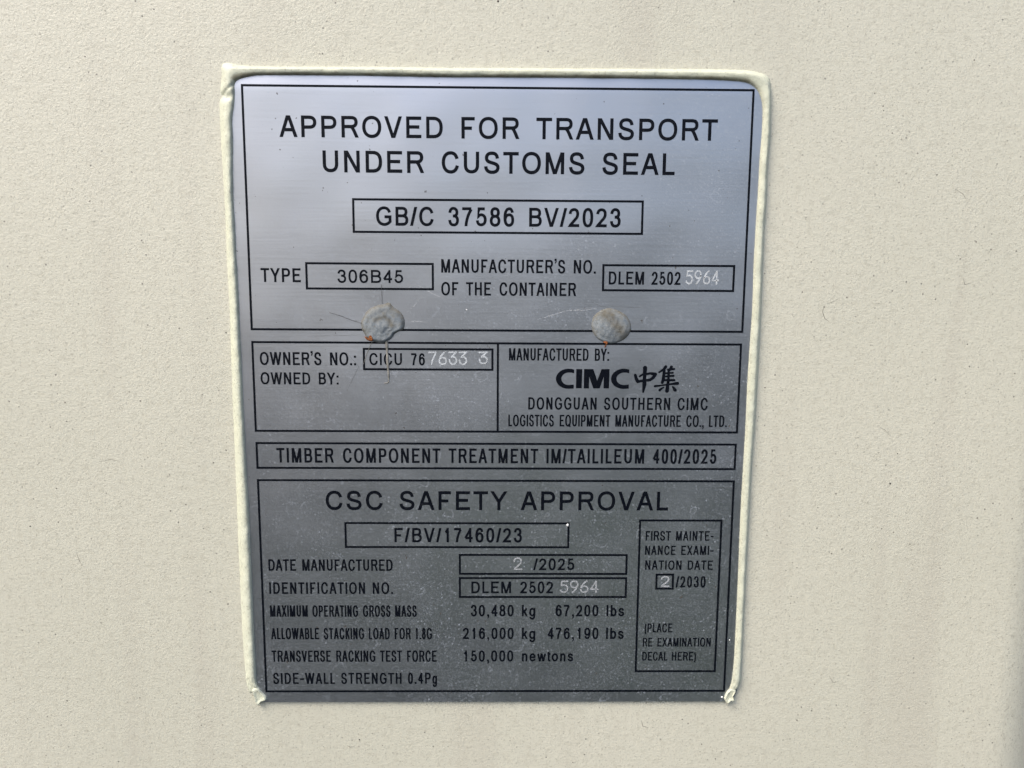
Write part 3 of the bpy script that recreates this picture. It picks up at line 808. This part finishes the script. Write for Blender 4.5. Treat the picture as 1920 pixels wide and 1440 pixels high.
# bright scratches round the fixings
for a, b, c in (((-37.6, -26.7), (-33, -26.6), (-27.5, -26.2)), ((-37.2, -30), (-33.5, -33.5), (-31, -37)), ((16, -27.6), (27, -31.0), (38, -32.6)),
                ((29, -31.6), (33, -31.2), (39.5, -32.2)), ((-44, -18.5), (-40.5, -20.6), (-37, -22.8)), ((-60, -2), (-50, 8), (-57, 12))[:3] if False else ((-32, -41), (-26, -37.5), (-22, -36))):
    fl = Flat(0.05); fl.brush([(a[0], a[1], 0.03), (b[0], b[1], 0.07), (c[0], c[1], 0.02)], 5); fl.build('scratch', M_SCR, plate)
for a, b, c in (((37.6, -35), (42, -33.0), (46, -32.6)), ((46, -33), (53, -32.8), (60, -32.6)), ((-47.2, -40.5), (-47.1, -37.5), (-47, -34)),
                ((-102.8, 91.6), (-99, 91.8), (-93.5, 91.9)), ((92, 42.6), (97, 42.6), (102.5, 42.8)), ((-76, -20.4), (-64, -20.6), (-56, -21.0)), ((-62, -14), (-57, -8), (-62, 2))[:3]):
    fl = Flat(0.05); fl.brush([(a[0], a[1], 0.02), (b[0], b[1], 0.05), (c[0], c[1], 0.02)], 5); fl.build('scratch', M_WIRE, plate)

# ---------------------------------------------------------------- fixings
def attr(o, vals):
    at = o.data.attributes.new('grime_shade', 'FLOAT', 'POINT')
    for i, v in enumerate(vals): at.data[i].value = v

def rivet(outline, cx, cy, hf, gf, label):
    t = empty('rivet', (cx / 1000.0, -PLATE_H / 1000.0, PZ - cy / 1000.0))
    tag(t, label, 'rivet', 'rivets holding the plate')
    pts = curve([(*p, 0) for p in outline + outline[:1]], 4)[:-1]
    K = 16
    vs, fs, gr = [V(0, 0, hf(0, 0, 0))], [], [0.0]
    N = len(pts)
    for k in range(1, K + 1):
        u = k / K
        for (x, y, _) in pts:
            X, Y = (x - cx) * u, (y - cy) * u
            a = math.atan2(Y, X)
            h = hf(u, a, 1) + 0.06 * math.sin(X * 2.3 + 1.3 * Y) * (1 - u) + random.uniform(-0.03, 0.03) * (u < 0.95)
            vs.append(V(X, Y, h)); gr.append(min(1.0, gf(u, X, Y)))
    for i in range(N): fs.append((0, 1 + (i + 1) % N, 1 + i))
    for k in range(K - 1):
        for i in range(N):
            a, b = 1 + k * N + i, 1 + k * N + (i + 1) % N
            fs.append((a, b, b + N, a + N))
    o = link('rivet_head', vs, fs, M_RIVET, t, smooth=True)
    attr(o, gr)
    bm = bmesh.new(); bm.from_mesh(o.data); bmesh.ops.recalc_face_normals(bm, faces=bm.faces); bm.to_mesh(o.data); bm.free()
    return t

R1 = [(-55.46, -23.05), (-55.75, -26.11), (-54.62, -28.46), (-53.14, -30.8), (-50.59, -32.43), (-48.24, -33.25), (-46.44, -33.53), (-44.82, -34.08), (-43.56, -33.81), (-42.68, -32.66), (-40.54, -31.23), (-38.77, -29.27), (-37.9, -27.11), (-37.93, -24.95), (-38.49, -23.32), (-40.31, -22.4), (-41.95, -21.49), (-43.05, -19.85), (-44.7, -18.58), (-46.16, -17.84), (-47.97, -17.65), (-49.77, -18.0), (-52.11, -18.72), (-53.72, -19.8), (-54.58, -21.6)]
R2 = [(37.94, -25.36), (38.43, -28.08), (39.66, -29.89), (41.8, -31.53), (44.32, -32.35), (46.86, -32.19), (49.06, -31.39), (51.45, -30.14), (53.13, -28.34), (54.29, -25.82), (54.18, -23.09), (53.15, -21.09), (51.54, -19.62), (49.38, -18.52), (46.84, -17.96), (44.65, -18.13), (42.45, -18.85), (40.41, -20.11), (38.73, -22.28)]
def h1(u, a, _):
    rim = 1.3 * (1 - smooth01((u - 0.80) / 0.2)) ** 0.7
    hill = 0.60 * (1 - smooth01(u / 0.62))
    cup = -0.16 * math.exp(-((u - 0.36) / 0.09) ** 2) * (0.6 + 0.4 * math.sin(a + 2.4)) + 0.12 * math.exp(-((u - 0.50) / 0.08) ** 2)
    return rim + hill + cup - (0.05 if u > 0.99 else 0)
def h2(u, a, _):
    return 1.9 * math.sqrt(max(0.0, 1 - u * u)) * (1 - 0.2 * u) + 0.30 * math.exp(-((u - 0.72) / 0.10) ** 2) * math.cos(a + 0.5) - (0.05 if u > 0.99 else 0)
def g1(u, X, Y):
    return smooth01((u - 0.80) / 0.15) * (0.9 if Y < 3 else 0.35) + 0.9 * math.exp(-((u - 0.40) / 0.12) ** 2) * smooth01((-Y + X * 0.3) / 2.0) + 0.3 * smooth01((-Y - 3) / 4)
def g2(u, X, Y):
    return smooth01((u - 0.82) / 0.15) * (0.8 if Y < 3 else 0.3) + 0.95 * math.exp(-((X * 0.75 - Y * 0.65 - 2.6) / 2.3) ** 2) + 0.4 * smooth01((-Y - 3) / 3)
rv1 = rivet(R1, -46.9, -24.3, h1, g1, 'ragged grey rivet head by the type box, with a pale run of adhesive below it')
rv2 = rivet(R2, 45.6, -24.2, h2, g2, 'rounder smooth grey rivet head above the words manufactured by, a rust curl at its foot')

def rust(parent, cx, cy, pts, h):
    N = len(pts)
    mx_, my_ = sum(p[0] for p in pts) / N, sum(p[1] for p in pts) / N
    P = curve([(*p, 0) for p in pts + pts[:1]], 4)[:-1]
    vs, fs = [V(mx_ - cx, my_ - cy, h + 0.45)], []
    for u in (0.5, 0.8, 1.0):
        for x, y, _ in P:
            vs.append(V(mx_ + (x - mx_) * u - cx, my_ + (y - my_) * u - cy, h + 0.45 * (1 - u * u) + random.uniform(0, 0.22) * (u < 1) - 0.1 * (u == 1.0)))
    n = len(P)
    for i in range(n): fs.append((0, 1 + (i + 1) % n, 1 + i))
    for k in range(2):
        for i in range(n):
            a, b = 1 + k * n + i, 1 + k * n + (i + 1) % n
            fs.append((a, b, b + n, a + n))
    o = link('rust_flake', vs, fs, M_RUST, parent)
    bm = bmesh.new(); bm.from_mesh(o.data); bmesh.ops.recalc_face_normals(bm, faces=bm.faces); bm.to_mesh(o.data); bm.free()
rust(rv1, -46.9, -24.3, [(-54.3, -20.5), (-53.2, -20.1), (-52.4, -19.9), (-52.3, -20.8), (-51.3, -21.0), (-50.8, -19.8), (-51.0, -18.7), (-52.3, -18.6), (-53.5, -19.2)], 1.15)
rust(rv2, 45.6, -24.2, [(44.0, -19.5), (44.7, -19.3), (44.95, -18.2), (44.4, -17.2), (43.95, -16.3), (43.6, -16.6), (44.0, -17.8), (42.9, -18.6)], 0.35)
loc = lambda pts, c: [(x - c[0], y - c[1], h) for x, y, h in pts]
C1 = (-46.9, -24.3)
tube('adhesive_run', loc(curve([(-45.5, -18.9, 0.15), (-45.3, -15.5, 0.10), (-45.2, -12.2, 0.10), (-45.0, -7.5, 0.08), (-44.8, -3.0, 0.08), (-45.2, -1.4, 0.08), (-46.6, -1.2, 0.08)]), C1),
     [0.62] * 6 + [0.46] * 6 + [0.58] * 6 + [0.40] * 6 + [0.28] * 6 + [0.22] * 7, M_DRIP, rv1)
tube('loose_fibre', loc(curve([(-68.4, -30.0, 0.1), (-63.6, -28.6, 0.5), (-60.9, -27.5, 0.7), (-58.3, -26.6, 0.6), (-55.4, -25.7, 0.4)]), C1), 0.10, M_WIRE, rv1)
tube('loose_fibre', loc(curve([(-51.2, -18.3, 0.3), (-52.7, -15.3, 0.4), (-53.7, -12.9, 0.3), (-55.0, -9.0, 0.15)]), C1), 0.09, M_DRIP, rv1)
tube('loose_fibre', loc(curve([(-47.0, -33.5, 0.3), (-47.0, -37.0, 0.3), (-47.2, -41.5, 0.15)]), C1), 0.06, M_WIRE, rv1)

# ---------------------------------------------------------------- sealant round three sides of the plate
OUT = [(-107.0, 135.2), (-108.6, 133.7), (-109.3, 122.6), (-109.7, 105.6), (-109.76, 74.6), (-109.6, 39.8), (-109.5, 8.3), (-109.3, -13.7), (-109.1, -31.0), (-109.3, -52.3), (-109.15, -69.0), (-109.3, -83.5), (-109.6, -95.7),
       (-109.6, -106.8), (-109.6, -112.0), (-108.9, -117.0), (-108.2, -121.7), (-108.0, -125.6), (-105.5, -126.6), (-102.2, -125.9), (-97.4, -125.45), (-90.5, -125.3), (-70, -125.4), (-48, -125.6), (-20, -125.5), (5, -125.7), (30, -125.7), (55.0, -125.9),
       (84.3, -126.0), (96.9, -125.7), (103.2, -124.7), (106.3, -123.0), (107.2, -119.5), (107.5, -115.8), (108.1, -101.6), (107.6, -91.4), (107.8, -79.0), (107.6, -64.3), (107.7, -49.5), (107.9, -32.3), (107.95, -6.0), (107.7, 16.4),
       (107.3, 32.4), (107.3, 53.2), (107.1, 76.7), (107.1, 105.6), (107.3, 125.3), (107.0, 130.5), (104.5, 135.8), (102.2, 138.0)]
INN = [(-100.9, 136.3), (-103.2, 132.4), (-104.0, 128.7), (-104.1, 120.2), (-104.2, 105.6), (-104.2, 81.7), (-104.2, 53.6), (-104.5, 35.3), (-104.65, 8.3), (-104.7, -9.4), (-104.8, -26.7), (-104.8, -41.7), (-105.0, -52.3), (-105.0, -62.8),
       (-105.2, -73.2), (-104.9, -85.5), (-104.4, -95.7), (-104.3, -104.8), (-103.4, -109.8), (-102.9, -114.2), (-102.8, -117.8), (-101.8, -119.6), (-98.5, -120.9), (-94.2, -121.7), (-86, -121.9), (-70, -122.0), (-49, -122.0), (-20, -121.8), (5, -121.9), (30, -122.0),
       (55.1, -121.95), (84.5, -121.75), (95.0, -121.2), (98.8, -120.1), (101.6, -117.6), (103.3, -113.8), (103.95, -109.7), (104.0, -101.6), (103.65, -91.4), (103.6, -79.0), (103.4, -66.4), (103.3, -49.5), (103.6, -32.2),
       (103.1, -6.0), (103.15, 16.5), (103.0, 34.7), (102.85, 53.2), (103.15, 86.3), (103.15, 110.5), (103.1, 120.3), (102.4, 130.2), (100.6, 134.7), (99.4, 137.6)]
def resample(pts, keys, n):
    """sample a smooth path so that matching key points of both paths meet; keys = indices"""
    out = []
    for (a, b), m in zip(zip(keys, keys[1:]), n):
        c = curve([(*p,) for p in pts[a:b + 1]], 8)
        L = [0.0]
        for p, q in zip(c, c[1:]): L.append(L[-1] + math.hypot(p[0] - q[0], p[1] - q[1]))
        j = 0
        for i in range(m):
            d = L[-1] * i / m
            while L[j + 1] < d: j += 1
            t = (d - L[j]) / (L[j + 1] - L[j] or 1)
            out.append((c[j][0] + (c[j + 1][0] - c[j][0]) * t, c[j][1] + (c[j + 1][1] - c[j][1]) * t))
    out.append(pts[keys[-1]][:2])
    return out
from mathutils import noise as mn
def sealant():
    n = (300, 40, 240, 40, 300)
    ko = [0, 15, 20, 29 - 0, 32, len(OUT) - 1]
    ko = [0, 14, 20, 28, 33, len(OUT) - 1]
    ki = [0, 18, 23, 31, 36, len(INN) - 1]
    o_, i_ = resample(OUT, ko, n), resample(INN, ki, n)
    K = 18
    N = len(o_)
    vs, fs, gr = [], [], []
    for s in range(N):
        a, b = o_[s], i_[s]
        endf = min(1.0, (min(s, N - 1 - s) + 2) / 14.0)
        top = 1.0 if n[0] + 20 < s < N - n[4] - 20 else 0.0
        for k in range(K + 1):
            u = k / K
            x, y = a[0] + (b[0] - a[0]) * u, a[1] + (b[1] - a[1]) * u
            # outer flank feathers into the wall, inner flank is steep and stands on the plate
            ridge = 0.74 + (0.50 - 0.74) * smooth01((s - n[0]) / 40.0)
            if u < ridge:
                t = u / ridge; h = 2.6 * math.sin(t * math.pi / 2) ** 1.15
            else:
                t = (u - ridge) / (1 - ridge); h = PLATE_H + (2.6 - PLATE_H) * math.sqrt(max(0.0, 1 - t ** 2.2))
            p = Vector((x * 0.16, y * 0.16, 0))
            h *= 1 + 0.14 * mn.noise(p) + 0.035 * mn.noise(p * 5)
            # a fold where the left run meets the top run
            d = math.hypot(x + 106.0, (y + 113.6) * 1.4)
            h -= 1.2 * math.exp(-(d / 2.2) ** 2)
            d = abs((y + 117.2) + 0.75 * (x + 104.0)) 
            if x < -101 and y < -112 and y > -122: h -= 0.55 * math.exp(-(d / 0.8) ** 2)
            # crumpled ends
            if endf < 1: h = h * (0.35 + 0.65 * endf) + 0.5 * mn.noise(Vector((x, y, 3.0)) * 1.1)
            if 0 < k < K: x += 0.10 * mn.noise(Vector((x * .5, y * .5, 5))); y += 0.10 * mn.noise(Vector((x * .5, y * .5, 9)))
            if k == 0: h = -0.1
            if k == K: h = plate_h(x, y) - 0.1
            vs.append(V(x, y, max(h, -0.1)))
            g = smooth01((u - 0.72) / 0.15) * (0.85 if top else 0.25)  # painted underside shade and grime, heaviest beneath the top run
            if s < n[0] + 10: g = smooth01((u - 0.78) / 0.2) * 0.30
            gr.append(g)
    W = K + 1
    for s in range(N - 1):
        for k in range(K):
            q = s * W + k
            fs.append((q, q + 1, q + W + 1, q + W))
    # closed back and ends
    for q0, fl_ in ((0, 1), ((N - 1) * W, 0)):
        idx = [q0 + k for k in range(W)]
        fs.append(tuple(idx[::-1] if fl_ else idx))
    vals = gr
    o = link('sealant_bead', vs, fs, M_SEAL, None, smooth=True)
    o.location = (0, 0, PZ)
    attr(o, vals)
    bm = bmesh.new(); bm.from_mesh(o.data); bmesh.ops.recalc_face_normals(bm, faces=bm.faces)
    # the surface must face the viewer (-Y)
    if sum(f.normal.y * f.calc_area() for f in bm.faces if len(f.verts) == 4) > 0:
        bmesh.ops.reverse_faces(bm, faces=bm.faces)
    bm.to_mesh(o.data); bm.free()
    tag(o, 'pale cream bead of sealant along the left, top and right edges of the metal plate', 'sealant')
    return o
seal = sealant()

def crumb(pts, h, name='torn_end'):
    """the torn, curled tips of the sealant at the plate's lower corners"""
    vs, fs = [], []
    P = curve([(*p, 0) for p in pts + pts[:1]], 4)[:-1]
    n = len(P)
    mx_, my_ = sum(p[0] for p in P) / n, sum(p[1] for p in P) / n
    vs.append(V(mx_, my_, h * 0.75))
    prof = [(0.35, 0.70), (0.6, 0.85), (0.8, 1.0), (0.93, 0.75), (1.0, 0.0)]
    for u, hh in prof:
        for x, y, _ in P:
            q = Vector((x, y, 1.0))
            vs.append(V(mx_ + (x - mx_) * u, my_ + (y - my_) * u, h * hh * (1 + 0.15 * mn.noise(q * 1.3)) if hh else 0.0))
    for i in range(n): fs.append((0, 1 + (i + 1) % n, 1 + i))
    for k in range(len(prof) - 1):
        for i in range(n):
            a, b = 1 + k * n + i, 1 + k * n + (i + 1) % n
            fs.append((a, b, b + n, a + n))
    o = link(name, vs, fs, M_SEAL, seal, smooth=True)
    bm = bmesh.new(); bm.from_mesh(o.data); bmesh.ops.recalc_face_normals(bm, faces=bm.faces); bm.to_mesh(o.data); bm.free()
crumb([(-106.2, 132.8), (-104.0, 131.5), (-101.8, 134.2), (-99.9, 136.5), (-100.2, 138.1), (-102.0, 138.5), (-103.4, 140.2), (-104.6, 139.6), (-105.2, 137.4)], 2.3)
crumb([(99.4, 137.6), (100.4, 134.6), (102.3, 132.6), (104.6, 133.2), (103.5, 136.0), (104.2, 138.6), (102.2, 138.6), (100.9, 140.0)], 2.3)

# small scuffs and chips in the wall's paint
M_SCUFF = plain('grey_scuff', (0.30, 0.285, 0.235), 0.8, 0.0, 900.0, 0.4, 0.1)
M_CHIP = plain('dark_chip', (0.06, 0.055, 0.05), 0.8, 0.0, 900.0, 0.4, 0.1)
def on_wall(name, pts, mat, closed=False):
    """thin mark lying on the wall's outer face; pts (x, y, radius) in plate millimetres"""
    f = Flat(0.03)
    f.v = []
    global plate_h
    keep = plate_h
    plate_h = lambda x, y: 0.0
    if len(pts) == 1: f.disc(pts[0][0], pts[0][1], pts[0][2], 9)
    else: f.brush(pts, 4)
    plate_h = keep
    return f.build(name, mat, wall_o)
for m in ([(134.0, -34.5, .05), (133.0, -31.5, .13), (134.2, -28.6, .16), (136.0, -27.4, .05)], [(139.8, -37.0, .04), (137.0, -35.5, .08), (134.8, -34.6, .05)],
          [(183.5, -81.0, .05), (187.0, -79.0, .12), (188.5, -77.0, .05)], [(190.0, -45.5, .05), (191.0, -42.8, .14), (193.4, -43.5, .06)],
          [(-66.0, 160.2, .05), (-64.6, 161.0, .22), (-62.8, 160.8, .07)], [(63.8, 148.5, .05), (64.6, 151.4, .18), (67.0, 152.0, .05)],
          [(-178.0, 72.0, .05), (-177.0, 75.6, .12), (-175.8, 78.0, .04)], [(165.0, 20.5, .04), (162.2, 17.6, .09), (160.0, 16.8, .03)],
          [(-166.0, 32.5, .04), (-161.0, 31.5, .10), (-157.0, 32.4, .03)], [(146.0, 128.0, .04), (147.8, 131.0, .10), (150.2, 130.4, .04)]):
    on_wall('scuff', m, M_SCUFF)
for x, y, q in ((-0.5, -150.2, .42), (166.4, 41.0, .42), (-60.4, 157.5, .36), (168.5, 28.0, .25), (-196.5, 60.4, .30), (-110.9, -21.5, .30), (205.0, 56.0, .30),
                (113.6, -51.5, .22), (-172.6, -62.2, .22), (-152.0, 112.5, .2), (128.5, 93.7, .2), (30.0, 146.6, .24), (-120.0, 150.4, .22), (152.5, -111.0, .22), (-181.0, 4.0, .2)):
    on_wall('paint_chip', [(x, y, q)], M_CHIP)
